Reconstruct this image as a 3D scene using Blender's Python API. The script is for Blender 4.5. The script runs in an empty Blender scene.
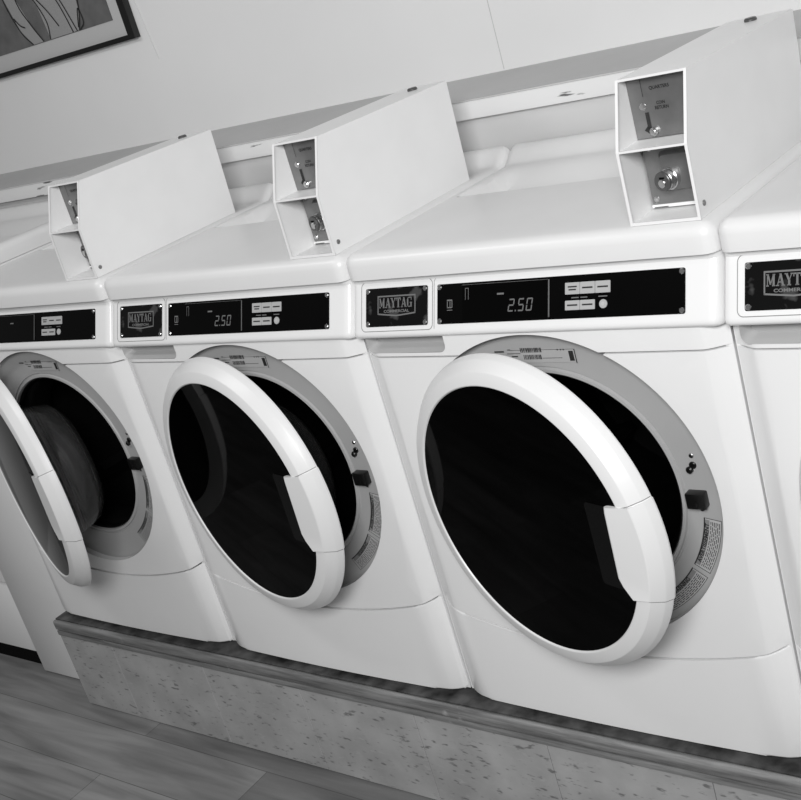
import bpy, bmesh, math, random
from mathutils import Vector, Matrix
random.seed(7)
SC = bpy.context.scene
COL = SC.collection
FZ = 0.305                      # floor is z=0; measurements below are relative to the washer base level
P = 0.69                        # washer pitch
pi = math.pi

# ------------------------------------------------------------------ materials
def _mat(name):
    m = bpy.data.materials.new(name); m.use_nodes = True
    nt = m.node_tree; b = nt.nodes['Principled BSDF']
    return m, nt, b
def plain(name, v, rough=.4, metal=0., spec=.5, coat=0., noise=0., nscale=8., bump=0.):
    m, nt, b = _mat(name)
    b.inputs['Base Color'].default_value = (v, v, v, 1)
    b.inputs['Roughness'].default_value = rough
    b.inputs['Metallic'].default_value = metal
    b.inputs['Specular IOR Level'].default_value = spec
    b.inputs['Coat Weight'].default_value = coat
    tc = nt.nodes.new('ShaderNodeTexCoord')
    n = nt.nodes.new('ShaderNodeTexNoise'); n.inputs['Scale'].default_value = nscale; n.inputs['Detail'].default_value = 4
    nt.links.new(tc.outputs['Object'], n.inputs['Vector'])
    if noise:
        r = nt.nodes.new('ShaderNodeMapRange')
        r.inputs['From Min'].default_value = .3; r.inputs['From Max'].default_value = .7
        r.inputs['To Min'].default_value = v*(1-noise); r.inputs['To Max'].default_value = v*(1+noise)
        nt.links.new(n.outputs['Fac'], r.inputs['Value']); nt.links.new(r.outputs['Result'], b.inputs['Base Color'])
    if bump:
        bp = nt.nodes.new('ShaderNodeBump'); bp.inputs['Strength'].default_value = bump; bp.inputs['Distance'].default_value = .002
        nt.links.new(n.outputs['Fac'], bp.inputs['Height']); nt.links.new(bp.outputs['Normal'], b.inputs['Normal'])
    return m
M = {}
M['white'] = plain('white_enamel', .80, .28, noise=.015, nscale=5, coat=.2)
M['lidw'] = plain('white_lid', .74, .33, noise=.02, nscale=6)
M['door'] = plain('white_door_plastic', .77, .35, noise=.01)
M['bezel'] = plain('grey_bezel', .40, .38, noise=.02)
M['rubber'] = plain('black_rubber', .005, .32, spec=.5, noise=.2)
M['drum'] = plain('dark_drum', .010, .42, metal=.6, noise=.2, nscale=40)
M['black'] = plain('black_panel', .0015, .25, spec=.1, noise=.2)
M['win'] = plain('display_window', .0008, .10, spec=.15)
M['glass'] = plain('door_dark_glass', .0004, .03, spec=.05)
M['grip'] = plain('grip_pocket', .004, .25, spec=.12)
M['steel'] = plain('steel', .55, .25, metal=1, noise=.05, nscale=60)
M['plate'] = plain('coin_plate_grey', .24, .36, metal=.7, noise=.12, nscale=30)
M['case'] = plain('meter_case_white', .86, .34, noise=.02, nscale=10)
M['print'] = plain('dark_print', .015, .6)
M['lprint'] = plain('grey_print', .14, .6)
M['key'] = plain('grey_key', .40, .5)
M['label'] = plain('label_grey', .45, .5)
M['edgew'] = plain('case_edge', .78, .3)
M['foot'] = plain('foot', .03, .6)
M['wall'] = plain('wall_paint', .78, .45, noise=.03, nscale=1.7, bump=.15)
M['bulk'] = plain('bulkhead_paint', .55, .5, noise=.03, nscale=3)
M['captop'] = plain('cap_top_paint', .50, .5, noise=.05, nscale=5)
M['deck'] = plain('grimy_deck', .07, .6, noise=.8, nscale=22)
M['lockf'] = plain('lock_face_grey', .10, .35, metal=.4)
M['joint'] = plain('joint', .22, .6)
M['kick'] = plain('black_kick', .002, .6, spec=.1)
M['fix'] = plain('fixture', .7, .4)
def em(name, v, s):
    m, nt, b = _mat(name)
    b.inputs['Base Color'].default_value = (v, v, v, 1); b.inputs['Emission Color'].default_value = (1, 1, 1, 1)
    b.inputs['Emission Strength'].default_value = s; return m
M['seg'] = em('display_segments', .08, .045)
M['tube'] = em('lamp_tube', .9, 4.0)

def ledge_mat():
    m, nt, b = _mat('painted_ledge')
    tc = nt.nodes.new('ShaderNodeTexCoord'); mp = nt.nodes.new('ShaderNodeMapping')
    mp.inputs['Scale'].default_value = (6, 20, 45)
    n = nt.nodes.new('ShaderNodeTexNoise'); n.inputs['Scale'].default_value = 1.2; n.inputs['Detail'].default_value = 5
    r = nt.nodes.new('ShaderNodeValToRGB'); e = r.color_ramp.elements
    e[0].position = .31; e[0].color = (.12,.12,.12,1); e[1].position = .34; e[1].color = (.72,.72,.72,1)
    L = nt.links.new
    L(tc.outputs['Object'], mp.inputs['Vector']); L(mp.outputs['Vector'], n.inputs['Vector']); L(n.outputs['Fac'], r.inputs['Fac']); L(r.outputs['Color'], b.inputs['Base Color'])
    b.inputs['Roughness'].default_value = .45
    return m
M['ledge'] = ledge_mat()
def wood_mat():
    m, nt, b = _mat('worn_wood_edge'); L = nt.links.new
    tc = nt.nodes.new('ShaderNodeTexCoord'); mp = nt.nodes.new('ShaderNodeMapping'); mp.inputs['Scale'].default_value = (2.5, 40, 40)
    n = nt.nodes.new('ShaderNodeTexNoise'); n.inputs['Scale'].default_value = 2; n.inputs['Detail'].default_value = 8; n.inputs['Roughness'].default_value = .65
    r = nt.nodes.new('ShaderNodeValToRGB'); e = r.color_ramp.elements
    e[0].position = .32; e[0].color = (.09,.09,.09,1); e[1].position = .68; e[1].color = (.31,.31,.31,1)
    n2 = nt.nodes.new('ShaderNodeTexNoise'); n2.inputs['Scale'].default_value = 14; n2.inputs['Detail'].default_value = 6
    r2 = nt.nodes.new('ShaderNodeValToRGB'); e = r2.color_ramp.elements
    e[0].position = .66; e[0].color = (0,0,0,1); e[1].position = .74; e[1].color = (1,1,1,1)
    mx = nt.nodes.new('ShaderNodeMix'); mx.data_type = 'RGBA'; mx.inputs['B'].default_value = (.5,.5,.5,1)
    L(tc.outputs['Object'], mp.inputs['Vector']); L(mp.outputs['Vector'], n.inputs['Vector']); L(n.outputs['Fac'], r.inputs['Fac'])
    L(tc.outputs['Object'], n2.inputs['Vector']); L(n2.outputs['Fac'], r2.inputs['Fac']); L(r2.outputs['Color'], mx.inputs['Factor'])
    L(r.outputs['Color'], mx.inputs['A']); L(mx.outputs['Result'], b.inputs['Base Color'])
    b.inputs['Roughness'].default_value = .5
    return m
M['wood'] = wood_mat()
def tile_mat():
    m, nt, b = _mat('flecked_vinyl_tile'); L = nt.links.new
    tc = nt.nodes.new('ShaderNodeTexCoord'); mp = nt.nodes.new('ShaderNodeMapping'); mp.inputs['Scale'].default_value = (.8, 1, 2.3)
    mp.inputs['Rotation'].default_value = (0, .18, 0)
    L(tc.outputs['Object'], mp.inputs['Vector'])
    def spots(scale, lo, hi, seed):
        n = nt.nodes.new('ShaderNodeTexNoise'); n.inputs['Scale'].default_value = scale; n.inputs['Detail'].default_value = 2
        n.noise_dimensions = '4D'; n.inputs['W'].default_value = seed
        r = nt.nodes.new('ShaderNodeValToRGB'); e = r.color_ramp.elements
        e[0].position = lo; e[0].color = (0,0,0,1); e[1].position = hi; e[1].color = (1,1,1,1)
        L(mp.outputs['Vector'], n.inputs['Vector']); L(n.outputs['Fac'], r.inputs['Fac']); return r
    base = nt.nodes.new('ShaderNodeTexNoise'); base.inputs['Scale'].default_value = 9; base.inputs['Detail'].default_value = 5
    L(tc.outputs['Object'], base.inputs['Vector'])
    rb = nt.nodes.new('ShaderNodeMapRange'); rb.inputs['From Min'].default_value = .3; rb.inputs['From Max'].default_value = .7
    rb.inputs['To Min'].default_value = .30; rb.inputs['To Max'].default_value = .43; L(base.outputs['Fac'], rb.inputs['Value'])
    a = nt.nodes.new('ShaderNodeMix'); a.data_type = 'RGBA'; a.inputs['B'].default_value = (.17,.17,.17,1)
    c = nt.nodes.new('ShaderNodeMix'); c.data_type = 'RGBA'; c.inputs['B'].default_value = (.40,.40,.40,1)
    L(spots(58, .60, .70, 1.3).outputs['Color'], a.inputs['Factor']); L(rb.outputs['Result'], a.inputs['A'])
    L(spots(50, .60, .72, 8.1).outputs['Color'], c.inputs['Factor']); L(a.outputs['Result'], c.inputs['A'])
    L(c.outputs['Result'], b.inputs['Base Color']); b.inputs['Roughness'].default_value = .5
    return m
M['tile'] = tile_mat()
def floor_mat():
    m, nt, b = _mat('vinyl_plank_floor'); L = nt.links.new
    tc = nt.nodes.new('ShaderNodeTexCoord')
    br = nt.nodes.new('ShaderNodeTexBrick'); br.inputs['Scale'].default_value = 1
    br.inputs['Brick Width'].default_value = 1.22; br.inputs['Row Height'].default_value = .152
    br.inputs['Mortar Size'].default_value = .0012; br.inputs['Mortar Smooth'].default_value = .4
    br.inputs['Color1'].default_value = (.12,.12,.12,1); br.inputs['Color2'].default_value = (.23,.23,.23,1); br.inputs['Mortar'].default_value = (.07,.07,.07,1)
    br.offset = .37
    mp0 = nt.nodes.new('ShaderNodeMapping'); mp0.inputs['Location'].default_value = (.62, .075, 0)
    L(tc.outputs['Object'], mp0.inputs['Vector']); L(mp0.outputs['Vector'], br.inputs['Vector'])
    mp = nt.nodes.new('ShaderNodeMapping'); mp.inputs['Scale'].default_value = (2.2, 22, 1)
    n = nt.nodes.new('ShaderNodeTexNoise'); n.inputs['Scale'].default_value = 1.0; n.inputs['Detail'].default_value = 7; n.inputs['Distortion'].default_value = .6
    L(tc.outputs['Object'], mp.inputs['Vector']); L(mp.outputs['Vector'], n.inputs['Vector'])
    r = nt.nodes.new('ShaderNodeMapRange'); r.inputs['From Min'].default_value = .25; r.inputs['From Max'].default_value = .75
    r.inputs['To Min'].default_value = .62; r.inputs['To Max'].default_value = 1.75; L(n.outputs['Fac'], r.inputs['Value'])
    mx = nt.nodes.new('ShaderNodeMix'); mx.data_type = 'RGBA'; mx.blend_type = 'MULTIPLY'; mx.inputs['Factor'].default_value = 1
    L(br.outputs['Color'], mx.inputs['A']); L(r.outputs['Result'], mx.inputs['B'])
    L(mx.outputs['Result'], b.inputs['Base Color']); b.inputs['Roughness'].default_value = .42
    return m
M['floor'] = floor_mat()
def wear_black():
    m, nt, b = _mat('scratched_black_plate'); L = nt.links.new
    tc = nt.nodes.new('ShaderNodeTexCoord'); n = nt.nodes.new('ShaderNodeTexNoise'); n.inputs['Scale'].default_value = 26; n.inputs['Detail'].default_value = 3
    r = nt.nodes.new('ShaderNodeValToRGB'); e = r.color_ramp.elements
    e[0].position = .60; e[0].color = (.002,.002,.002,1); e[1].position = .66; e[1].color = (.05,.05,.05,1)
    L(tc.outputs['Object'], n.inputs['Vector']); L(n.outputs['Fac'], r.inputs['Fac']); L(r.outputs['Color'], b.inputs['Base Color'])
    b.inputs['Roughness'].default_value = .25; b.inputs['Specular IOR Level'].default_value = .3
    return m
M['plateblack'] = wear_black()
def bowl_mat():
    m, nt, b = _mat('bowl_glass')
    b.inputs['Base Color'].default_value = (.55,.55,.55,1); b.inputs['Roughness'].default_value = .09
    b.inputs['Transmission Weight'].default_value = .96; b.inputs['IOR'].default_value = 1.3
    return m
M['bowl'] = bowl_mat()

# ------------------------------------------------------------------ mesh helpers
def tag(o, label=None, cat=None, group=None, kind=None):
    if label: o['label'] = label
    if cat: o['category'] = cat
    if group: o['group'] = group
    if kind: o['kind'] = kind
    return o
def finish(bm, name, mat, origin, ang=35):
    bmesh.ops.translate(bm, verts=bm.verts, vec=-Vector(origin))
    bmesh.ops.recalc_face_normals(bm, faces=bm.faces)
    me = bpy.data.meshes.new(name); bm.to_mesh(me); bm.free()
    me.materials.append(mat)
    for p in me.polygons: p.use_smooth = True
    me.set_sharp_from_angle(angle=math.radians(ang))
    return me
def part(name, bm, mat, parent, ang=35, origin=None):
    """mesh given in scene measurements; parent['_o'] is the parent's own origin in the same frame"""
    po = ORG[parent.name] if parent else Vector((0,0,-FZ))
    og = Vector(origin) if origin is not None else (po if parent else Vector((0,0,-FZ)))
    me = finish(bm, name, mat, og, ang)
    o = bpy.data.objects.new(name, me); COL.objects.link(o)
    o.parent = parent
    o.location = og - po
    ORG[o.name] = og
    return o
ORG = {}
def thing(name, loc, label, cat, group=None):
    o = bpy.data.objects.new(name, None); COL.objects.link(o)
    o.empty_display_size = .05
    o.location = Vector(loc) + Vector((0,0,FZ)); ORG[o.name] = Vector(loc)
    return tag(o, label, cat, group)
def top(name, bm, mat, base, ang=35):
    me = finish(bm, name, mat, base, ang)
    o = bpy.data.objects.new(name, me); COL.objects.link(o); o.location = Vector(base)+Vector((0,0,FZ)); ORG[o.name] = Vector(base)
    return o

def box(bm, x0, x1, y0, y1, z0, z1, bev=0, seg=2, fn=None):
    vs = [bm.verts.new((x, y, z)) for x in (x0, x1) for y in (y0, y1) for z in (z0, z1)]
    idx = [(0,1,3,2),(4,6,7,5),(0,4,5,1),(2,3,7,6),(0,2,6,4),(1,5,7,3)]
    fs = [bm.faces.new([vs[i] for i in f]) for f in idx]
    if bev:
        es = list({e for f in fs for e in f.edges})
        r = bmesh.ops.bevel(bm, geom=es, offset=bev, segments=seg, profile=.5, affect='EDGES')
        vs = list({v for f in r['faces'] for v in f.verts} | {v for v in vs if v.is_valid})
    if fn:
        for v in vs: v.co = Vector(fn(v.co))
    return vs
def prism(bm, poly, f0, f1):
    """poly: list of 2D; f0,f1 map 2D->3D for both caps"""
    a = [bm.verts.new(f0(*p)) for p in poly]; b = [bm.verts.new(f1(*p)) for p in poly]
    n = len(poly)
    bm.faces.new(a); bm.faces.new(list(reversed(b)))
    for i in range(n):
        bm.faces.new([a[i], b[i], b[(i+1) % n], a[(i+1) % n]])
def lathe(bm, prof, cx, cz, n=96, closed=True, a0=0, a1=2*pi, cap=False):
    full = abs(a1-a0-2*pi) < 1e-6
    k = n if full else n+1
    rings = []
    for i in range(k):
        t = a0+(a1-a0)*i/n
        rings.append([bm.verts.new((cx+r*math.cos(t), y, cz+r*math.sin(t))) for r, y in prof])
    m = len(prof)
    for i in range(k if full else k-1):
        A = rings[i]; B = rings[(i+1) % k]
        for j in range(m if closed else m-1):
            q = (j+1) % m
            if prof[j][0] < 1e-6 and prof[q][0] < 1e-6: continue
            bm.faces.new([A[j], A[q], B[q], B[j]])
    if cap and not full:
        bm.faces.new(rings[0]); bm.faces.new(list(reversed(rings[-1])))
    bmesh.ops.remove_doubles(bm, verts=bm.verts, dist=1e-6)
def cyl(bm, p, d, r, h, n=20, bev=0):
    d = Vector(d).normalized()
    q = d.to_track_quat('Z', 'Y').to_matrix().to_4x4()
    prof = [(r, 0), (r, h-bev), (r-bev, h)] if bev else [(r, 0), (r, h)]
    rings = []
    for rr, hh in prof:
        rings.append([bm.verts.new(Vector(p)+(q @ Vector((rr*math.cos(2*pi*i/n), rr*math.sin(2*pi*i/n), hh)))) for i in range(n)])
    for a, b in zip(rings, rings[1:]):
        for i in range(n): bm.faces.new([a[i], a[(i+1) % n], b[(i+1) % n], b[i]])
    bm.faces.new(list(reversed(rings[0]))); bm.faces.new(rings[-1])
def rrect(x0, x1, z0, z1, r, seg=5):
    pts = []
    for cx, cz, a in ((x1-r, z1-r, 0), (x0+r, z1-r, pi/2), (x0+r, z0+r, pi), (x1-r, z0+r, 1.5*pi)):
        for i in range(seg+1):
            t = a+pi/2*i/seg; pts.append((cx+r*math.cos(t), cz+r*math.sin(t)))
    return pts
def text_bm(bm, s, h, fn, width=None, slab=0, bold=0):
    cu = bpy.data.curves.new('t', 'FONT'); cu.body = s; cu.size = 1; cu.fill_mode = 'FRONT'; cu.offset = bold
    cu.align_x = 'CENTER'; cu.align_y = 'CENTER'
    o = bpy.data.objects.new('t', cu); COL.objects.link(o)
    dg = bpy.context.evaluated_depsgraph_get(); dg.update()
    me = bpy.data.meshes.new_from_object(o.evaluated_get(dg))
    xs = [v.co.x for v in me.vertices]; ys = [v.co.y for v in me.vertices]
    if xs:
        cx = (min(xs)+max(xs))/2; cy = (min(ys)+max(ys))/2
        sy = h/(max(ys)-min(ys)); sx = width/(max(xs)-min(xs)) if width else sy
        vs = [bm.verts.new(fn((v.co.x-cx)*sx, (v.co.y-cy)*sy)) for v in me.vertices]
        for p in me.polygons:
            try: bm.faces.new([vs[i] for i in p.vertices])
            except ValueError: pass
    bpy.data.objects.remove(o); bpy.data.curves.remove(cu); bpy.data.meshes.remove(me)
def quad(bm, pts): bm.faces.new([bm.verts.new(p) for p in pts])
def flat(bm, fn, x0, x1, z0, z1, nx=1):
    for i in range(nx):
        a = x0+(x1-x0)*i/nx; b = x0+(x1-x0)*(i+1)/nx
        quad(bm, [fn(a, z0), fn(b, z0), fn(b, z1), fn(a, z1)])

# ------------------------------------------------------------------ washer
CU, CZ = .349, .4615             # centre of the door opening
YB = .0208
XL, XR = .002, .688
def yfront(x):
    """plan curve of the front: flat middle, chamfered ends"""
    u = min(x-XL, XR-x)
    t = max(0., (.036-u)/.034)
    c = -.003*(1-((x-.345)/.31)**2) if abs(x-.345) < .31 else 0
    return .001+c+.0205*min(t, 1)**1.25
def seam4(x): return .145+.43*(x-.345)**2 + (.006*((abs(x-.345)-.28)/.063)**2 if abs(x-.345) > .28 else 0)
def ylow(x):
    u = min(x-XL, XR-x); t = max(0., (.055-u)/.053)
    c = -.006*(1-((x-.345)/.31)**2) if abs(x-.345) < .31 else 0
    return .001+c+.0205*t**2.2
CUTS = [.012, .022, .034, .04, .05, .650, .656, .666, .678] + [.1*i for i in range(1, 7)]
def cutx(bm, xs):
    for x in xs:
        g = list(bm.verts)+list(bm.edges)+list(bm.faces)
        bmesh.ops.bisect_plane(bm, geom=g, plane_co=(x, 0, 0), plane_no=(1, 0, 0))
def slab_front(outline, depth, yfn=yfront):
    """closed front panel from a 2D outline; front follows yfront, softened edge"""
    bm = bmesh.new()
    bm.faces.new([bm.verts.new((x, 0, z)) for x, z in outline])
    cutx(bm, CUTS+[.062, .075, .09, .60-.002, .615, .63])
    for v in bm.verts: v.co.y = yfn(v.co.x)
    be = [e for e in bm.edges if e.is_boundary]
    r = bmesh.ops.extrude_edge_only(bm, edges=be)
    nv = [g for g in r['geom'] if isinstance(g, bmesh.types.BMVert)]
    for v in nv: v.co.y += depth
    return bm

def make_lid(x0, x1, zt, y0=.019, yb=.602, zb=.842):
    """moulded top: rolled front edge, side rims, sunken scoop at the rear that rises to the back"""
    r = .02
    xs = [x0+r + (x1-x0-2*r)*i/60 for i in range(61)]
    ys = [y0+r+(.33-y0-r)*i/10 for i in range(11)] + [.335+.005*i for i in range(1, 54)]
    ys = [y for y in ys if y < yb-.004]+[yb-.003]
    def sm(t): t = max(0., min(1., t)); return t*t*(3-2*t)
    def z(x, y):
        rim = .030*sm((y-.545)/.055)
        e = min(x-x0, x1-x)
        # scoop floor
        if y < .345: fl = 0.
        else:
            fl = -.058*sm((y-.338)/.012)
            fl += .024*max(0, min(1, (y-.36)/.10)) + .034*sm((y-.44)/.11) + .030*sm((y-.545)/.05)
        k = sm((e-.036)/(.016+.012*sm((y-.345)/.12)))
        return zt+rim*(1-k)+fl*k
    bm = bmesh.new()
    g = [[bm.verts.new((x, y, z(x, y))) for x in xs] for y in ys]
    for j in range(len(ys)-1):
        for i in range(len(xs)-1): bm.faces.new([g[j][i], g[j][i+1], g[j+1][i+1], g[j+1][i]])
    J, I = len(ys)-1, len(xs)-1
    per = []
    def corner(v, a):
        for k in range(5): per.append((v, a+math.radians(22.5*k)))
    corner(g[0][0], -pi)
    for i in range(1, I): per.append((g[0][i], -pi/2))
    corner(g[0][I], -pi/2)
    for j in range(1, J): per.append((g[j][I], 0))
    per.append((g[J][I], 0)); per.append((g[J][I], pi/2))
    for i in range(I-1, 0, -1): per.append((g[J][i], pi/2))
    per.append((g[J][0], pi/2)); per.append((g[J][0], pi))
    for j in range(J-1, 0, -1): per.append((g[j][0], pi))
    prev = [v for v, a in per]
    for ph in (18, 36, 54, 72, 90, 91):
        cur = []
        for v, a in per:
            t = math.radians(min(ph, 90)); o = r*math.sin(t); d = r*(1-math.cos(t))
            back = abs(a-pi/2) < 1e-6
            if back: o *= .2
            zz = v.co.z-d if ph < 91 else zb
            cur.append(bm.verts.new((v.co.x+o*math.cos(a), v.co.y+o*math.sin(a), zz)))
        n = len(per)
        for i in range(n):
            q = (i+1) % n
            f = [prev[i], prev[q], cur[q], cur[i]]
            f2 = []
            for w in f:
                if w not in f2: f2.append(w)
            if len(f2) >= 3:
                try: bm.faces.new(f2)
                except ValueError: pass
        prev = cur
    return bm

# console face frame
FN = Vector((0, -.0595, .0286)).normalized()
def CF(x, z, d=0.):
    y = .0286*(z-.7625)/.0605
    p = Vector((x, y, z))+FN*d
    return p
def on_console(fn_d): return lambda x, z: CF(x, z, fn_d)

SEG = {'0': 'abcdef', '2': 'abged', '5': 'afgcd'}
def seg_digit(bm, ch, x, z, w, h, t, d):
    sl = .18
    def f(a, b): return CF(x+a+sl*b, z+b, d)
    H = h/2
    S = {'a': (t*.6, w-t*.6, h-t, h), 'g': (t*.6, w-t*.6, H-t/2, H+t/2), 'd': (t*.6, w-t*.6, 0, t),
         'f': (0, t, H+t*.4, h-t*.4), 'b': (w-t, w, H+t*.4, h-t*.4), 'e': (0, t, t*.4, H-t*.4), 'c': (w-t, w, t*.4, H-t*.4)}
    for s in SEG[ch]: flat(bm, f, *S[s])

def screw(parent, p, d, r=.0044, name='screw', mat=None):
    bm = bmesh.new(); cyl(bm, p, d, r, .002, 16, .0012)
    return part(name, bm, mat or M['steel'], parent)

def make_washer(CU=CU, CZ=CZ):
    O = (0, 0, -.03)
    w = thing('washing_machine', O, '-', 'washing machine', 'front loading washers in a row')
    # cabinet shell: open at the front, with cavity
    bm = bmesh.new()
    side = [(YB, -.0157), (.598, -.0157), (.598, .842), (.052, .842), (.052, .748), (YB, .742)]
    for xa, xb in ((XL, XL+.012), (XR-.012, XR)):
        prism(bm, side, lambda a, b: (xa, a, b), lambda a, b: (xb, a, b))
    box(bm, XL+.012, XR-.012, .586, .598, -.0157, .842)
    box(bm, XL+.012, XR-.012, .03, .586, -.0157, -.004)
    box(bm, XL+.012, XR-.012, .045, .586, .828, .842)
    part('cabinet', bm, M['white'], w)
    for sx in (.06, .63):
        for sy in (.09, .54):
            bm = bmesh.new(); cyl(bm, (sx, sy, -.0305), (0,0,1), .02, .018, 20)
            part('foot', bm, M['foot'], w)
    # upper front panel with the round opening
    bm = bmesh.new()
    N = 144
    R = .279
    zt = .7045
    def ray(t):
        c, s = math.cos(t), math.sin(t); best = 9
        if c > 1e-6: best = min(best, (XR-.0-CU)/c)
        if c < -1e-6: best = min(best, (XL-CU)/c)
        if s > 1e-6: best = min(best, (zt-CZ)/s)
        if s < 0:
            lo, hi = 0., best
            for _ in range(40):
                m = (lo+hi)/2
                if CZ+m*s < seam4(CU+m*c)+.0015: hi = m
                else: lo = m
            best = min(best, hi)
        return best
    angs = [2*pi*i/N for i in range(N)]
    for cx_, cz_ in ((XR, zt), (XL, zt), (XL, seam4(XL)+.0015), (XR, seam4(XR)+.0015)):
        angs.append(math.atan2(cz_-CZ, cx_-CU) % (2*pi))
    tc = math.asin((zt-CZ)/R); angs += [tc-.0008, pi-tc+.0008]
    angs.sort(); k = len(angs)
    rings = []
    for t in angs:
        d = ray(t)-1e-4; c, s = math.cos(t), math.sin(t)
        ok = d > R+1e-4
        rings.append([bm.verts.new((CU+q*c, 0, CZ+q*s)) for q in (R, R+(d-R)*.5, d)] if ok else None)
    for i in range(k):
        A = rings[i]; B = rings[(i+1) % k]
        if A is None or B is None: continue
        for j in (0, 1): bm.faces.new([A[j], A[j+1], B[j+1], B[j]])
    cutx(bm, CUTS)
    for v in bm.verts: v.co.y = yfront(v.co.x)
    be = [e for e in bm.edges if e.is_boundary]
    r_ = bmesh.ops.extrude_edge_only(bm, edges=be)
    for v in [g for g in r_['geom'] if isinstance(g, bmesh.types.BMVert)]:
        dx, dz = v.co.x-CU, v.co.z-CZ
        if math.hypot(dx, dz) < R+.0015: v.co.y = .019
        else: v.co.y += .02
    part('front_panel', bm, M['white'], w, 25)
    # lower access panel, curved seam on top
    out = []
    n = 40
    for i in range(n+1):
        x = XL+(XR-XL)*i/n; out.append((x, seam4(x)-.0015))
    rr = .012
    for i in range(6):
        t = -pi/2*i/5; out.append((XR-rr+rr*math.cos(t), -.0157+rr+rr*math.sin(t)))
    for i in range(6):
        t = -pi/2-pi/2*i/5; out.append((XL+rr+rr*math.cos(t), -.0157+rr+rr*math.sin(t)))
    bm = slab_front(out, .02, ylow)
    bmesh.ops.bevel(bm, geom=[e for e in bm.edges if len(e.link_faces) == 2 and e.calc_face_angle(0) > 1.0], offset=.0045, segments=3, affect='EDGES', profile=.5)
    part('lower_panel', bm, M['white'], w, 30)
    # ledge strip below the console with finger pocket
    bm = slab_front([(XL, .7075), (XR, .7075), (XR, .752), (XL, .752)], .02)
    fr = bm
    hole = rrect(.020, .194, .7135, .765, .014)
    me = finish(fr, 'ledge_tmp', M['white'], (0,0,0))
    # cut pocket with a boolean evaluated straight into mesh data
    o1 = bpy.data.objects.new('ledge_tmp', me); COL.objects.link(o1)
    sol = o1.modifiers.new('s', 'SOLIDIFY'); sol.thickness = .0015; sol.offset = -1
    bc = bmesh.new(); prism(bc, hole, lambda a, b: (a, -.05, b), lambda a, b: (a, .10, b))
    mc = bpy.data.meshes.new('cutm'); bmesh.ops.recalc_face_normals(bc, faces=bc.faces); bc.to_mesh(mc); bc.free()
    oc = bpy.data.objects.new('cut', mc); COL.objects.link(oc)
    cc = bmesh.new(); prism(cc, [(CU+R*math.cos(2*pi*i/144), CZ+R*math.sin(2*pi*i/144)) for i in range(144)], lambda a, b: (a, -.05, b), lambda a, b: (a, .10, b))
    m3 = bpy.data.meshes.new('cutm2'); bmesh.ops.recalc_face_normals(cc, faces=cc.faces); cc.to_mesh(m3); cc.free()
    oc2 = bpy.data.objects.new('cut2', m3); COL.objects.link(oc2)
    bo2 = o1.modifiers.new('b2', 'BOOLEAN'); bo2.operation = 'DIFFERENCE'; bo2.object = oc2; bo2.solver = 'EXACT'
    bo = o1.modifiers.new('b', 'BOOLEAN'); bo.operation = 'DIFFERENCE'; bo.object = oc; bo.solver = 'EXACT'
    dg = bpy.context.evaluated_depsgraph_get(); dg.update()
    me2 = bpy.data.meshes.new_from_object(o1.evaluated_get(dg))
    bpy.data.objects.remove(o1); bpy.data.objects.remove(oc); bpy.data.objects.remove(oc2)
    bm = bmesh.new(); bm.from_mesh(me2)
    part('ledge_strip', bm, M['white'], w, 25)
    bm = bmesh.new()   # pocket tray
    pts = rrect(.020, .194, .7135, .750, .013)
    a = [bm.verts.new((x, .0016, z)) for x, z in pts]
    b = [bm.verts.new((x+(.103-x)*.10, .022, .7135+.010+(z-.7135)*.8)) for x, z in pts]
    for i in range(len(pts)):
        q = (i+1) % len(pts); bm.faces.new([a[i], a[q], b[q], b[i]])
    bm.faces.new(b)
    part('finger_pocket', bm, M['bezel'], w, 50)
    # console
    bm = bmesh.new()
    prof = [(.060, .8412), (.0305, .8412), (.0300, .8400), (.0315, .8365)]
    fb = CF(0, .756)
    prof += [(CF(0, .832).y, .832), (fb.y, fb.z)]
    for i in range(1, 8):
        t = i/7*math.radians(115)
        prof.append((fb.y + .012*(1-math.cos(t))-.004*math.sin(t)*0 - .0035*math.sin(t*pi/math.radians(115)), .756-.014*math.sin(min(t, pi/2))))
    prof += [(.060, .742)]
    cols = []
    xs = [XL, XL+.003, XL+.007, XL+.012, XL+.018, XL+.026, .06]+[.1*i for i in range(1, 7)]+[.64, XR-.026, XR-.018, XR-.012, XR-.007, XR-.003, XR]
    for x in xs:
        u = min(x-XL, XR-x); rr = .010 if x < .3 else .016
        ins = 0 if u >= rr else rr-math.sqrt(max(0, rr*rr-(rr-u)**2))
        cols.append([bm.verts.new((x, min(y+ins+(FN.y*.0027 if y < .04 else 0), .060), z)) for y, z in prof])
    for A, B in zip(cols, cols[1:]):
        for j in range(len(prof)-1): bm.faces.new([A[j], B[j], B[j+1], A[j+1]])
    bm.faces.new(cols[0]); bm.faces.new(list(reversed(cols[-1])))
    con = part('console', bm, M['white'], w, 30)
    # fine dark joints round the plates
    def joint(x0, x1, z0, z1, r=.008, t=.0011):
        bm = bmesh.new()
        A = [bm.verts.new(CF(a, b, .0029)) for a, b in rrect(x0-t, x1+t, z0-t, z1+t, r+t)]
        B = [bm.verts.new(CF(a, b, .0029)) for a, b in rrect(x0, x1, z0, z1, r)]
        for i in range(len(A)):
            q = (i+1) % len(A); bm.faces.new([A[i], A[q], B[q], B[i]])
        part('plate_joint', bm, M['joint'], con)
    joint(.0245, .1805, .7565, .8318)
    bm = bmesh.new()
    quad(bm, [CF(.1842, .7565, .0029), CF(.1851, .7565, .0029), CF(.1851, .828, .0029), CF(.1842, .828, .0029)])
    quad(bm, [CF(.1842, .828, .0029), CF(.1851, .828, .0029), CF(.1885, .8318, .0029), CF(.1885, .8329, .0029)])
    part('plate_joint', bm, M['joint'], con)
    D0 = .0026
    # brand plate
    bm = bmesh.new(); pts = rrect(.035, .171, .763, .8225, .003)
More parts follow.
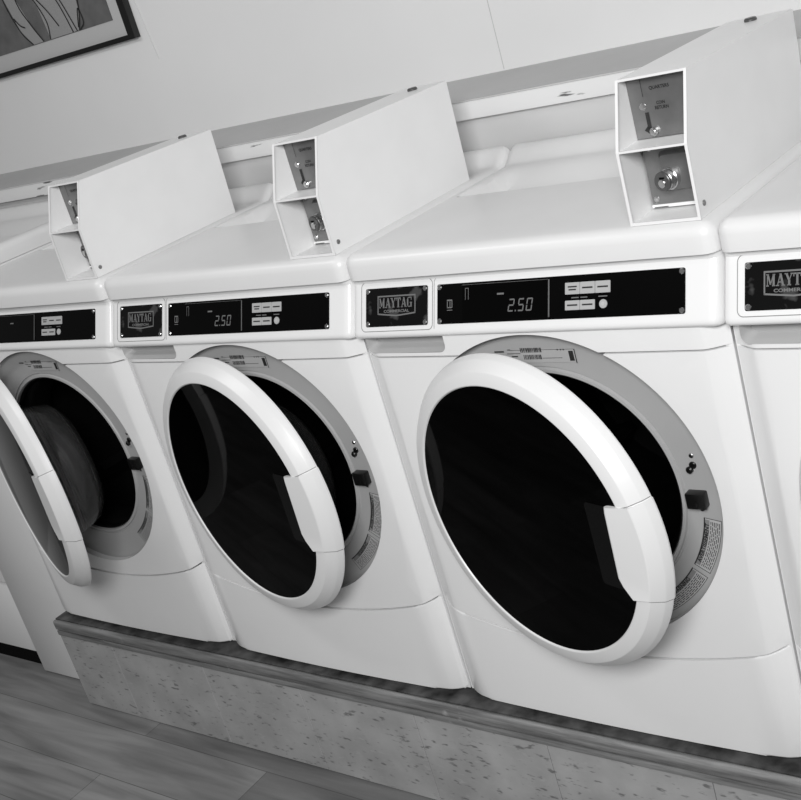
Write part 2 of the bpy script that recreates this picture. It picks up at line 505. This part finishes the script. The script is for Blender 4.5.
    prism(bm, pts, lambda a, b: CF(a, b, D0-.001), lambda a, b: CF(a, b, D0+.0012))
    bpl = part('brand_plate', bm, M['plateblack'], w)
    bm = bmesh.new()
    f = on_console(D0+.0016)
    x0, x1, z0, z1 = .062, .146, .7815, .8105
    t = .0022
    flat(bm, f, x0, x1, z1-t, z1); flat(bm, f, x0, x0+t, z0, z1-t); flat(bm, f, x1-t, x1, z0, z1-t)
    quad(bm, [f(x0, z0), f((x0+x1)/2, z0-.0035), f((x0+x1)/2, z0-.0035+t), f(x0, z0+t)])
    quad(bm, [f((x0+x1)/2, z0-.0035), f(x1, z0), f(x1, z0+t), f((x0+x1)/2, z0-.0035+t)])
    H_, lw = .0150, .0108
    def stroke(x0, a, b, w):
        (ax, ay), (bx_, by) = a, b
        if abs(by-ay) > 1e-4: n = (w/2, 0)
        else: n = (0, w/2)
        q = lambda x, y: f(x0+x, .7915+y)
        quad(bm, [q(ax-n[0], ay-n[1]), q(ax+n[0], ay+n[1]), q(bx_+n[0], by+n[1]), q(bx_-n[0], by-n[1])])
    K, T_, sr = .0030, .0013, .0014
    G = {
     'M': [((.0018, 0), (.0018, H_), T_), ((.0022, H_), (.0062, .002), K*.8), ((.0102, H_), (.0062, .002), T_), ((.0104, 0), (.0104, H_), K), ((0, sr/2), (.0038, sr/2), sr), ((.0082, sr/2), (.0126, sr/2), sr), ((0, H_-sr/2), (.0038, H_-sr/2), sr), ((.0090, H_-sr/2), (.0126, H_-sr/2), sr)],
     'A': [((.0020, 0), (.0062, H_), T_), ((.0100, 0), (.0062, H_), K), ((.0036, .0048), (.0085, .0048), sr), ((0, sr/2), (.0042, sr/2), sr), ((.0078, sr/2), (.0124, sr/2), sr)],
     'Y': [((.0022, H_), (.0060, .0065), K), ((.0100, H_), (.0062, .0065), T_), ((.0062, 0), (.0062, .0070), K), ((.0036, sr/2), (.0088, sr/2), sr), ((0, H_-sr/2), (.0046, H_-sr/2), sr), ((.0080, H_-sr/2), (.0120, H_-sr/2), sr)],
     'T': [((.0055, 0), (.0055, H_), K), ((0, H_-sr*.7), (.0110, H_-sr*.7), sr*1.4), ((.0007, .0105), (.0007, H_), T_), ((.0103, .0105), (.0103, H_), T_), ((.0030, sr/2), (.0080, sr/2), sr)],
     'G': [((.0017, .0028), (.0017, .0122), K), ((.0028, sr/2), (.0092, sr/2), sr), ((.0028, H_-sr/2), (.0088, H_-sr/2), sr), ((.0026, .0006), (.0014, .0035), T_*1.2), ((.0026, .0144), (.0014, .0115), T_*1.2), ((.0094, .0102), (.0094, H_), T_), ((.0090, 0), (.0090, .0066), K*.9), ((.0062, .0066), (.0112, .0066), sr)]}
    gx = .0655
    for ch, adv in zip('MAYTAG', (.0136, .0120, .0118, .0112, .0132, .012)):
        for st in G[ch]: stroke(gx, *st)
        gx += adv
    text_bm(bm, 'COMMERCIAL', .0044, lambda a, b: f((x0+x1)/2+a, .7862+b), .056, bold=.03)
    part('logo', bm, M['lprint'], bpl)
    for x, z in ((.040, .818), (.166, .818), (.040, .7675), (.166, .7675)): screw(w, CF(x, z, D0+.001), FN)
    # control panel
    bm = bmesh.new(); prism(bm, rrect(.192, .6365, .763, .822, .003), lambda a, b: CF(a, b, D0-.001), lambda a, b: CF(a, b, D0+.0012))
    cp = part('control_panel', bm, M['black'], w)
    for x, z in ((.197, .8175), (.6315, .8175), (.197, .7675), (.6315, .7675)): screw(w, CF(x, z, D0+.001), FN)
    bm = bmesh.new(); prism(bm, rrect(.244, .4085, .7665, .8185, .001), lambda a, b: CF(a, b, D0+.001), lambda a, b: CF(a, b, D0+.0018))
    dsp = part('display', bm, M['win'], cp)
    f = on_console(D0+.0022)
    bm = bmesh.new()
    flat(bm, f, .4085, .4110, .7665, .8185); flat(bm, f, .244, .4085, .8185, .8190)
    part('display_edge', bm, M['plate'], cp)
    bm = bmesh.new()
    dz = .7765
    seg_digit(bm, '2', .3330, dz, .0110, .0182, .0020, D0+.0022)
    seg_digit(bm, '5', .3515, dz, .0110, .0182, .0020, D0+.0022)
    seg_digit(bm, '0', .3670, dz, .0110, .0182, .0020, D0+.0022)
    flat(bm, f, .3470, .3490, dz, dz+.0022)
    part('display_digits', bm, M['seg'], cp)
    bm = bmesh.new()
    flat(bm, f, .313, .326, .8015, .8040)
    part('price_marking', bm, M['lprint'], cp); bm = bmesh.new()
    flat(bm, f, .2500, .2508, .797, .814); flat(bm, f, .2560, .2568, .797, .814); flat(bm, f, .2508, .256, .8132, .814)
    part('indicator_marking', bm, M['lprint'], cp); bm = bmesh.new()
    flat(bm, f, .213, .224, .7825, .7835); flat(bm, f, .213, .224, .7965, .7985); flat(bm, f, .213, .2145, .7865, .796); flat(bm, f, .2185, .2200, .7865, .796)
    flat(bm, f, .213, .2225, .7860, .7875); flat(bm, f, .2225, .224, .7865, .7985)
    part('panel_marking', bm, M['lprint'], cp)
    for (x0, x1, z0, z1) in ((.4390, .4645, .796, .812), (.4652, .4907, .796, .812), (.4914, .5169, .796, .812), (.4390, .4645, .7745, .7875), (.4652, .4907, .7745, .7875)):
        bm = bmesh.new(); prism(bm, rrect(x0, x1, z0, z1, .0006, 1), lambda a, b: CF(a, b, D0+.001), lambda a, b: CF(a, b, D0+.0022))
        kx = part('key', bm, M['key'], cp)
        bm = bmesh.new(); f = on_console(D0+.0024); zm = (z0+z1)/2; xm = (x0+x1)/2
        if z0 > .79 and x0 < .45:
            flat(bm, f, xm-.008, xm+.008, zm+.0012, zm+.0032); flat(bm, f, xm-.0065, xm+.0065, zm-.0028, zm-.0008)
        else: flat(bm, f, xm-.009, xm+.009, zm-.0010, zm+.0012)
        part('key_marking', bm, M['print'], kx)
    f = on_console(D0+.0022)
    bm = bmesh.new(); cyl(bm, CF(.505, .781, D0+.001), FN, .0068, .0018, 20, .0005)
    sb = part('start_button', bm, M['key'], cp)
    for a, b in ((.450, .463), (.466, .478), (.497, .512)):
        bm = bmesh.new(); flat(bm, f, a, b, .7905, .7919); part('panel_marking', bm, M['lprint'], cp)
    bm = bmesh.new(); cyl(bm, CF(.505, .781, D0+.0027), FN, .0030, .0004, 14)
    part('button_centre', bm, M['label'], sb)
    # lid
    part('lid', make_lid(.0008, .6892, .887), M['lidw'], w, 40)
    # bezel ring
    bm = bmesh.new()
    lathe(bm, [(.2805, .004), (.279, .013), (.275, .0175), (.268, .0195), (.2155, .0200), (.2145, .0225), (.2125, .0225), (.2105, .0185), (.2055, .0180), (.2035, .0205), (.203, .034), (.209, .036), (.281, .030)], CU, CZ, 128)
    bz = part('door_bezel', bm, M['bezel'], w, 50)
    bm = bmesh.new()
    lathe(bm, [(.2045, .024), (.2015, .0225), (.199, .025), (.1975, .032), (.199, .040), (.1955, .044), (.191, .050), (.187, .060), (.186, .085), (.190, .110), (.205, .125), (.208, .125), (.208, .034)], CU, CZ, 96)
    part('door_gasket', bm, M['rubber'], w, 40)
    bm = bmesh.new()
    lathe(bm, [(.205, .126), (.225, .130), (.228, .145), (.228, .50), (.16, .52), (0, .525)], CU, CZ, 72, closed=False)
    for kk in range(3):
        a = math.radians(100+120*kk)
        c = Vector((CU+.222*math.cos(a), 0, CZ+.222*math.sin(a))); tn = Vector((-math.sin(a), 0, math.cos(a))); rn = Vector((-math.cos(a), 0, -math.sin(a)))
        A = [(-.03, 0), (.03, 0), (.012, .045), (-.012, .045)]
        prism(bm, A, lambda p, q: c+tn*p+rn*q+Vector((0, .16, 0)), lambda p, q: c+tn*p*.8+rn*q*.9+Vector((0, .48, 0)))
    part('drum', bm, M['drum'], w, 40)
    # latch, strike, screws on the bezel
    bm = bmesh.new(); box(bm, .568, .599, .004, .024, .440, .4665, .002)
    box(bm, .581, .587, .002, .006, .443, .453, .0006)
    part('door_latch', bm, M['rubber'], w)
    bm = bmesh.new(); cyl(bm, (.579, .022, .501), (-.1, -1, .1), .0058, .008, 16, .002); cyl(bm, (.585, .022, .5095), (0, -1, 0), .006, .005, 16, .001)
    part('door_switch', bm, M['rubber'], w)
    screw(w, (.585, .0205, .525), (0, -1, 0), .0042); screw(w, (.585, .0205, .4325), (0, -1, 0), .0042)
    # curved warning labels
    def AR(r, deg, y=.0189): t = math.radians(deg); return (.353+r*math.cos(t), y, .460+r*math.sin(t))
    def arcband(bm, r0, r1, d0, d1, y, n=None):
        n = n or max(1, int(abs(d1-d0)/2))
        for i in range(n):
            a = d0+(d1-d0)*i/n; b = d0+(d1-d0)*(i+1)/n
            quad(bm, [AR(r0, a, y), AR(r1, a, y), AR(r1, b, y), AR(r0, b, y)])
    for d0, d1, word in ((-10, -33, 'AVERTISSEMENT'), (-35, -58, 'WARNING')):
        bm = bmesh.new(); arcband(bm, .236, .264, d0, d1, .0188)
        lb = part('warning_label', bm, M['label'], w)
        bm = bmesh.new(); arcband(bm, .2372, .2446, d0-.8, d1+.8, .0186); part('label_header', bm, M['joint'], lb)
        bm = bmesh.new(); y = .0183
        arcband(bm, .2355, .2363, d0, d1, y); arcband(bm, .2637, .2645, d0, d1, y)
        arcband(bm, .2355, .2645, d0, d0-.25, y, 1); arcband(bm, .2355, .2645, d1, d1+.25, y, 1)
        arcband(bm, .2363, .2375, d0, d1, y); 
        rnd = random.Random(3)
        for q in range(6):
            r0 = .2465+.0028*q; a = d0-1.2
            while a > d1+1.5:
                L = rnd.uniform(.8, 2.6); arcband(bm, r0, r0+.0012, a, max(a-L, d1+1.2), y, 1); a -= L+.5
        def tf(u, v, dm=(d0+d1)/2):
            return AR(.2408-v, dm+math.degrees(u/.2408), y)
        text_bm(bm, word, .0068, tf, .078 if word != 'WARNING' else .050, bold=.035)
        part('label_print', bm, M['print'], lb)
    # rating sticker at the top of the bezel
    bm = bmesh.new()
    def sf(x, z): return (x+.007, .0186, z+.006)
    flat(bm, sf, .304, .418, .6775, .7000)
    rs = part('rating_sticker', bm, M['bezel'], w)
    def sf(x, z): return (x+.007, .0182, z+.006)
    bm = bmesh.new()
    for (a, b, c, d) in ((.300, .420, .6995, .7001), (.4185, .420, .676, .7001)): flat(bm, sf, a, b, c, d)
    flat(bm, sf, .2680, .2870, .6965, .6990); flat(bm, sf, .294, .300, .700, .7015); flat(bm, sf, .292, .318, .6935, .6945)
    rnd = random.Random(5)
    for (a, b, c, d) in ((.319, .358, .6955, .7035), (.323, .356, .6835, .6915)):
        x = a
        while x < b:
            ww = rnd.uniform(.0008, .0022); flat(bm, sf, x, x+ww, c, d); x += ww+rnd.uniform(.0006, .0014)
    flat(bm, sf, .358, .395, .6850, .6858)
    x = .394
    flat(bm, sf, .408, .4165, .6800, .6970); 
    for x in (.388, .394, .399): flat(bm, sf, x, x+.002, .698, .7005)
    flat(bm, sf, .300, .312, .688, .690)
    part('sticker_print', bm, M['print'], rs)
    # ---------------- door (origin on the hinge line)
    CU, CZ = .341, .4545
    HX = CU-.293
    H = (HX, 0, CZ)
    bm = bmesh.new()
    ringp = [(.2325, .004), (.2372, -.0180), (.2385, -.0200), (.2400, -.0206), (.2595, -.0170), (.2610, -.0162), (.2750, -.0010), (.2762, .0010), (.2800, .0125), (.2795, .0150), (.262, .0180), (.2325, .0180)]
    lathe(bm, ringp, CU, CZ, 144)
    door = part('door', bm, M['door'], w, 18, origin=H)
    bm = bmesh.new()
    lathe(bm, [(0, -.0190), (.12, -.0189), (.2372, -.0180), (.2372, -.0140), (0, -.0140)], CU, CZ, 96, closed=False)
    part('door_glass', bm, M['glass'], door)
    bm = bmesh.new()
    lathe(bm, [(.234, .0175), (.205, .019), (.182, .026), (.170, .040), (.160, .070), (.150, .105), (.125, .128), (.07, .138), (0, .140),
               (0, .135), (.07, .133), (.122, .123), (.145, .102), (.155, .068), (.165, .038), (.178, .022), (.205, .014), (.234, .0125)], CU, CZ, 96, closed=False)
    part('glass_bowl', bm, M['bowl'], door, 60)
    # handle: moulded grip over the right limb of the ring
    bm = bmesh.new()
    cols = []
    nT = 14
    for i in range(nT+1):
        t = i/nT
        ang = math.radians(17-35*t); ci, si = math.cos(ang), math.sin(ang)
        zi = .072-.142*t
        ai = .203-.005*t
        if t > .9: ai += (t-.9)/.1*.020; zi -= (t-.9)/.1*.012
        if i == 0: ai += .0015
        row = [(CU+ai+.003, -.016, CZ+zi), (CU+ai, -.0215, CZ+zi), (CU+ai+.0015, -.0240, CZ+zi), (CU+ai+.004, -.0250, CZ+zi)]
        def pr(r, y): return (CU+r*ci, y, CZ+r*si)
        zc = lambda r: zi+(r*si-zi)
        row += [pr(.2600, -.0194), pr(.2620, -.0183), pr(.2764, -.0024), pr(.2778, .0000), pr(.2815, .0125), pr(.2808, .0155), pr(.262, .0185)]
        cols.append([bm.verts.new(p) for p in row])
    for A, B in zip(cols, cols[1:]):
        for j in range(len(A)-1): bm.faces.new([A[j], A[j+1], B[j+1], B[j]])
    bm.faces.new(cols[0]); bm.faces.new(list(reversed(cols[-1])))
    part('door_handle', bm, M['door'], door, 18)
    for dg in (17.5, -18.4):
        bm = bmesh.new(); tt = math.radians(dg); ci, si = math.cos(tt), math.sin(tt)
        pf = [(.2400, -.0210), (.2597, -.0174), (.2614, -.0165), (.2754, -.0013), (.2766, .0008), (.2804, .0125)]
        for (r0, ya), (r1, yb_) in zip(pf, pf[1:]):
            w_ = .0006
            quad(bm, [(CU+r0*ci-w_*-si, ya-.0002, CZ+r0*si-w_*ci), (CU+r0*ci+w_*-si, ya-.0002, CZ+r0*si+w_*ci), (CU+r1*ci+w_*-si, yb_-.0002, CZ+r1*si+w_*ci), (CU+r1*ci-w_*-si, yb_-.0002, CZ+r1*si-w_*ci)])
        part('handle_joint', bm, M['joint'], door)
    # dark finger cup behind the handle
    bm = bmesh.new()
    prism(bm, rrect(CU+.160, CU+.214, CZ-.072, CZ+.070, .006), lambda a, b: (a, -.0175, b), lambda a, b: (a, -.0199, b))
    cup = part('grip_cup', bm, M['grip'], door)
    for kz in (.12, -.12):
        bm = bmesh.new(); box(bm, HX-.012, HX+.014, .006, .022, CZ+kz-.018, CZ+kz+.018, .002)
        part('hinge', bm, M['bezel'], w)
    return w, door

def children(o): return [c for c in bpy.data.objects if c.parent == o]
def copy_tree(o, parent=None):
    c = o.copy(); COL.objects.link(c)
    c.parent = parent
    m = {}
    for ch in children(o):
        if ch is c: continue
        copy_tree(ch, c)
    return c

washer, door0 = make_washer()
W_LABELS = {
    -2: ('white front loader, door swung widest, leftmost of the three with open doors', -.352),
    -1: ('white front loader between the two others with open doors, door half ajar', -.205),
    0: ('white front loader with open door and clearly lit 2.50 display, largest in view', -.256),
    1: ('white front loader cut off by the right edge of the photo', -.30),
}
def find_child(o, base):
    for c in children(o):
        if c.name.split('.')[0] == base: return c
spots = [0, -1, -2, 1]
wash = {}
src_children = None
for m in spots[1:]:
    wash[m] = copy_tree(washer)
wash[0] = washer
for c in children(find_child(wash[-2], 'control_panel')):
    if c.name.split('.')[0] == 'display_digits': bpy.data.objects.remove(c)
for m in spots:
    o = wash[m]
    o.location = (m*P, 0, -.03+FZ)
    o['label'] = W_LABELS[m][0]
    find_child(o, 'door').rotation_euler = (0, 0, W_LABELS[m][1])

# ------------------------------------------------------------------ coin meter cases
def make_meter():
    X0, X1 = .5609, .6695
    zb = .8872
    O = ((X0+X1)/2, .25, zb)
    t = thing('coin_meter', O, '-', 'coin box', 'coin meters on the washer tops')
    B, Mi, T, TB, BB = (.030, zb), (.0385, .9945), (.0785, 1.0874), (.4738, 1.085), (.466, zb)
    B = (.036, zb)
    th = .0022
    bm = bmesh.new()
    prof = [B, Mi, T, TB, BB]
    for xa, xb in ((X0, X0+th), (X1-th, X1)):
        prism(bm, prof, lambda a, b: (xa, a, b), lambda a, b: (xb, a, b))
    # top, back, floor sheets between the sides
    def sheet(p, q, d):
        dy, dz = q[0]-p[0], q[1]-p[1]; L = math.hypot(dy, dz); n = (-dz/L*d, dy/L*d)
        poly = [p, q, (q[0]+n[0], q[1]+n[1]), (p[0]+n[0], p[1]+n[1])]
        prism(bm, poly, lambda a, b: (X0+th, a, b), lambda a, b: (X1-th, a, b))
    sheet(T, TB, -th); sheet(BB, (BB[0]+(TB[0]-BB[0])*.985, TB[1]-th), th); sheet((.037, zb), (.46, zb), .003)
    box(bm, X0+th, X1-th, .0385, .1, .9925, .9948)       # shelf between the two bays
    case = part('case', bm, M['case'], t, 20)
    bm = bmesh.new()                                      # rolled front edges
    e = .0012
    def edge(p, q, x):
        for (a, b) in ((p, q),):
            prism(bm, [(-.0022, -e), (.0022, -e), (.0022, e), (-.0022, e)], lambda u, v: (x+u, a[0]+v-.0008, a[1]), lambda u, v: (x+u, b[0]+v-.0008, b[1]))
    for x in (X0+.0018, X1-.0018):
        edge(B, Mi, x); edge(Mi, T, x)
    box(bm, X0, X1, .0375, .0395, .9925, .9958); box(bm, X0, X1, .0772, .0790, 1.0845, 1.0880); box(bm, X0, X1, .0345, .0375, zb, zb+.0045)
    part('front_edge', bm, M['edgew'], t, 30)
    yp = .100
    bm = bmesh.new(); box(bm, X0+th+.0003, X1-th-.0003, yp, yp+.002, .9955, 1.084)
    up = part('coin_plate', bm, M['plate'], t)
    bm = bmesh.new()
    def sf(x, z): return (x, yp-.0006, z)
    flat(bm, sf, .5855, .5863, 1.055, 1.0835)
    text_bm(bm, 'QUARTERS', .0058, lambda a, b: sf(.6130+a, 1.0655+b), .031, bold=.03)
    text_bm(bm, 'COIN', .0046, lambda a, b: sf(.6110+a, 1.0440+b), .013, bold=.03)
    text_bm(bm, 'RETURN', .0050, lambda a, b: sf(.6115+a, 1.0370+b), .021, bold=.03)
    # coin slot: upright slit with a foot to the left
    flat(bm, sf, .5840, .5900, 1.0085, 1.0325)
    quad(bm, [sf(.5780, 1.0075), sf(.5850, 1.0020), sf(.5900, 1.0085), sf(.5840, 1.0130)])
    part('slot_marking', bm, M['print'], up)
    screw(t, (.582, yp, 1.041), (0, -1, 0), .0055)
    bm = bmesh.new(); cyl(bm, (.5935, yp, 1.0045), (0, -1, 0), .0062, .006, 20, .001); cyl(bm, (.5935, yp-.006, 1.0045), (0, -1, 0), .0035, .0015, 16)
    part('return_button', bm, M['steel'], t)
    # lower vault door
    bm = bmesh.new(); box(bm, .567, X1-th-.0003, yp, yp+.002, .8975, .9855)
    lp = part('vault_door', bm, M['plate'], t)
    bm = bmesh.new(); prism(bm, rrect(.590, .650, .915, .9755, .008), lambda a, b: (a, yp+.0005, b), lambda a, b: (a+(.62-a)*.16, yp-.008, b+(.945-b)*.16))
    part('embossed_panel', bm, M['plate'], lp, 30)
    bm = bmesh.new(); box(bm, .5655, X1-th-.0003, yp-.0015, yp+.002, .8925, .8972)
    part('vault_sill', bm, M['edgew'], t)
    bm = bmesh.new(); box(bm, .569, .591, yp-.0022, yp-.0012, .8930, .8940); part('sill_slot', bm, M['print'], t)
    d = (-.25, -1, 0)
    bm = bmesh.new(); cyl(bm, (.6075, yp, .936), d, .0165, .012, 28, .001); cyl(bm, (.6045, yp-.012, .936), d, .0145, .010, 28, .002)
    part('lock_collar', bm, M['steel'], t)
    bm = bmesh.new(); cyl(bm, (.6020, yp-.0215, .936), d, .0145, .004, 28, .001)
    lk = part('lock_face', bm, M['lockf'], t)
    bm = bmesh.new(); box(bm, .5985, .6085, yp-.0268, yp-.0250, .9405, .9430); part('keyhole', bm, M['kick'], lk)
    bm = bmesh.new(); cyl(bm, (.6010, yp-.0254, .9335), d, .0062, .0016, 18, .0005); part('lock_core', bm, M['steel'], lk)
    for x, z in ((.574, .905), (.577, .981)): screw(t, (x, yp, z), (0, -1, 0), .0045)
    bm = bmesh.new(); cyl(bm, (X1, .052, .906), (1, 0, 0), .0042, .0012, 16); cyl(bm, (X1+.001, .052, .906), (1, 0, 0), .0022, .0008, 10)
    part('side_rivet', bm, M['plate'], t)
    bm = bmesh.new(); cyl(bm, (.618, .43, 1.0845), (0, 0, 1), .0100, .006, 24, .002)
    part('top_lock', bm, M['lockf'], t)
    return t
meter = make_meter()
mt = {0: meter}
for m in (-1, -2): mt[m] = copy_tree(meter)
ML = {0: 'white slant-fronted coin box on the largest washer, its keyed lock face in full view',
      -1: 'white slant-fronted coin box atop the washer with its door half ajar, middle of the three',
      -2: 'white slant-fronted coin box on the leftmost washer, near the framed picture'}
bx = ORG[meter.name].x
for m in mt:
    mt[m].location.x = bx+m*P; mt[m]['label'] = ML[m]
mt[-1].location.x -= 0.0008

# ------------------------------------------------------------------ machine at the left edge
def make_left():
    y0 = .045; zf = -FZ
    x0, x1, xs = -2.08, -1.386, -1.682
    t = thing('laundry_machine', (x0/2+x1/2, .3, zf), 'tall white laundry machine standing on the floor, cut off by the left edge', 'laundry machine')
    bm = bmesh.new()
    box(bm, x0, x1, y0+.03, .598, zf+.005, .888)
    box(bm, xs, x1, y0, y0+.03, zf+.007, .888, .004)
    part('cabinet', bm, M['white'], t)
    bm = bmesh.new(); box(bm, x0, xs-.003, y0+.004, y0+.03, .002, .886, .004)
    part('upper_panel', bm, M['white'], t)
    bm = bmesh.new(); box(bm, x0, xs-.003, y0+.012, y0+.03, -.243, -.006, .003)
    part('lower_panel', bm, M['white'], t)
    bm = bmesh.new(); box(bm, x0, xs-.001, y0+.028, y0+.06, zf+.001, -.243)
    part('toe_kick', bm, M['kick'], t)
    part('lid', make_lid(x0+.001, x1-.001, .936, y0=.045, zb=.889), M['lidw'], t, 40)
make_left()

# ------------------------------------------------------------------ pedestal
def pedestal():
    x0, x1 = -1.377, 3.2
    zf = -FZ
    t = thing('pedestal', (.9, .3, zf), 'low tiled plinth with worn wooden edge under the white washers', 'plinth')
    bm = bmesh.new(); box(bm, x0+.003, x1, -.012, .60, zf+.0005, -.034)
    part('plinth_core', bm, M['bulk'], t)
    bm = bmesh.new(); box(bm, x0, x1, -.015, .60, -.034, -.0305)
    part('deck', bm, M['deck'], t)
    bm = bmesh.new(); box(bm, x0, x1, -.028, -.0145, -.060, -.0305, .006, 3)
    part('wood_edge', bm, M['wood'], t)
    bm = bmesh.new(); box(bm, x0+.001, x1, -.0255, -.013, -.0765, -.0625, .001)
    part('wood_strip', bm, M['wood'], t)
    seams = [x0+.002, -1.148, -.792, -.468, -.140, .184, .517, .85, 1.183, 1.516, 1.85, 2.18, 2.5, x1]
    for a, b in zip(seams, seams[1:]):
        bm = bmesh.new(); box(bm, a+.0007, b-.0007, -.0225, -.0125, zf+.003, -.0760, .0008, 1)
        part('tile', bm, M['tile'], t)
pedestal()

# ------------------------------------------------------------------ setting
def struct(name, bm, mat, base=(0,0,-FZ), ang=35):
    o = top(name, bm, mat, base, ang); o['kind'] = 'structure'; return o
bm = bmesh.new(); box(bm, -5, 5, -5, 1.0, -FZ-.05, -FZ); struct('floor', bm, M['floor'])
YW = .90
bm = bmesh.new(); box(bm, -5, 5, YW, YW+.08, -FZ, 2.4); struct('wall_back', bm, M['wall'])
bm = bmesh.new(); box(bm, -5, 5, .614, .632, -FZ, .985); struct('trim_1', bm, M['bulk'])          # bulkhead behind the washers
bm = bmesh.new(); box(bm, -5, 5, .598, .632, .982, 1.0185, .0015); struct('trim_2', bm, M['ledge'])     # front board of the ledge
bm = bmesh.new()
vs = box(bm, -5, 5, .5985, YW, .0, .003, fn=lambda c: (c[0], c[1], 1.0188+(c[1]-.6)*.016+c[2])); struct('trim_3', bm, M['captop'])
# fine joints and wires on the wall
def wx(px): return px
bm = bmesh.new(); box(bm, -.1735, -.1718, YW-.0008, YW, 1.03, 2.4); struct('trim_4', bm, M['bulk'])

bm = bmesh.new()
cyl(bm, (-1.291, YW-.002, 1.2505), (-.022, 0, .175), .0012, .5, 8); struct('trim_5', bm, M['ledge'])
# picture
def picture():
    y = YW
    x1, z0 = -1.335, 1.321
    x0, z1 = -2.22, 1.95
    t = thing('framed_picture', ((x0+x1)/2, y, z0), 'framed line drawing with pale mat and thin black frame hanging on the wall', 'picture')
    bm = bmesh.new(); fw = .027
    for a in ((x0, x1, z0, z0+.014), (x0, x1, z1-fw, z1), (x0, x0+fw, z0+.014, z1-fw), (x1-fw, x1, z0+.014, z1-fw)):
        box(bm, a[0], a[1], y-.022, y-.001, a[2], a[3])
    part('frame', bm, M['rubber'], t, 20)
    bm = bmesh.new(); box(bm, x0+fw, x1-fw, y-.010, y-.002, z0+.014, z1-fw); part('mat', bm, plain('mat_board', .50, .5), t)
    ax0, ax1, az0, az1 = x0+.085, x1-.080, z0+.063, z1-.08
    bm = bmesh.new(); box(bm, ax0, ax1, y-.0115, y-.0095, az0, az1); art = part('artwork', bm, plain('art_grey', .12, .5, noise=.25, nscale=14), t)
    def af(x, z, d=.0125): return (x, y-d, z)
    # pale generic flowing shapes with dark outlines
    def blob(pts, mat, nm, d):
        bm = bmesh.new(); bm.faces.new([bm.verts.new(af(ax1+a, az0+b, d)) for a, b in pts]); part(nm, bm, mat, art)
    pale = plain('art_pale', .30, .5)
    def curve(pts, w, bm, d=.0135):
        # smooth polyline of quads (Catmull-Rom)
        P_ = [Vector(p) for p in pts]; P_ = [P_[0]*2-P_[1]]+P_+[P_[-1]*2-P_[-2]]
        out = []
        for i in range(1, len(P_)-2):
            for k in range(8):
                s = k/8
                out.append(.5*((2*P_[i])+(-P_[i-1]+P_[i+1])*s+(2*P_[i-1]-5*P_[i]+4*P_[i+1]-P_[i+2])*s*s+(-P_[i-1]+3*P_[i]-3*P_[i+1]+P_[i+2])*s**3))
        out.append(P_[-2])
        for a, b in zip(out, out[1:]):
            n = (b-a).normalized(); n = Vector((-n.y, n.x))*w/2
            quad(bm, [af(ax1+q.x, az0+q.y, d) for q in (a-n, b-n, b+n, a+n)])
        return out
    blob([(-.44, .30), (-.46, .16), (-.43, .05), (-.39, .002), (-.34, .002), (-.37, .06), (-.40, .14), (-.385, .30)], pale, 'pale_shape', .0122)
    blob([(-.36, .30), (-.35, .18), (-.31, .10), (-.30, .002), (-.155, .002), (-.13, .05), (-.12, .12), (-.17, .20), (-.20, .30)], pale, 'pale_shape', .0122)
    for pts in ([(-.44, .30), (-.46, .16), (-.43, .05), (-.39, .002)], [(-.385, .30), (-.40, .14), (-.37, .06), (-.335, .002)],
                [(-.36, .30), (-.35, .18), (-.31, .11), (-.29, .05), (-.30, .002)], [(-.20, .30), (-.17, .20), (-.12, .12), (-.125, .06), (-.155, .002)],
                [(-.26, .30), (-.235, .16), (-.205, .08), (-.185, .002)], [(-.245, .30), (-.22, .16), (-.19, .08), (-.165, .002)],
                [(-.44, .09), (-.42, .065), (-.40, .055)], [(-.31, .13), (-.27, .08), (-.24, .03)], [(-.155, .01), (-.13, .06), (-.125, .02), (-.15, .002)]):
        bm = bmesh.new(); curve(pts, .0045, bm); part('ink_line', bm, M['print'], art)
picture()

# ------------------------------------------------------------------ light
def area(name, loc, target, sx, sy, e):
    l = bpy.data.lights.new(name, 'AREA'); l.shape = 'RECTANGLE'; l.size = sx; l.size_y = sy; l.energy = e
    o = bpy.data.objects.new(name, l); COL.objects.link(o); o.location = loc
    o.rotation_euler = (Vector(target)-Vector(loc)).to_track_quat('-Z', 'Y').to_euler()
    return o
area('camera_side_light', (1.5, -2.05, 1.95+FZ), (-.1, .2, .75+FZ), 1.0, .7, 63)  # main light: unseen source above and behind the camera, not a window
area('left_wall_fill', (-1.3, -1.0, 2.35+FZ), (-1.2, .6, .9), 1.2, .25, 9)  # unseen fill, added to brighten the wall on the left
w = bpy.data.worlds.new('room_light'); SC.world = w; w.use_nodes = True
w.node_tree.nodes['Background'].inputs['Color'].default_value = (1, 1, 1, 1)
w.node_tree.nodes['Background'].inputs['Strength'].default_value = .13

# ------------------------------------------------------------------ camera
cam = bpy.data.cameras.new('camera'); co = bpy.data.objects.new('camera', cam); COL.objects.link(co)
R = ((0.76473124,0.58379633,-0.27270491),(0.00660038,-0.43030038,-0.90266163),(-0.64431558,0.68849359,-0.33291742))
mw = Matrix(((R[0][0], -R[1][0], -R[2][0], 1.4267), (R[0][1], -R[1][1], -R[2][1], -1.4597), (R[0][2], -R[1][2], -R[2][2], 1.3302+FZ), (0,0,0,1)))
co.matrix_world = mw
cam.sensor_width = 36; cam.lens = 1208.41/801*36; cam.clip_start = .05
SC.camera = co
SC.view_settings.view_transform = 'Standard'; SC.view_settings.look = 'None'
SC.view_settings.exposure = .22; SC.view_settings.gamma = 1
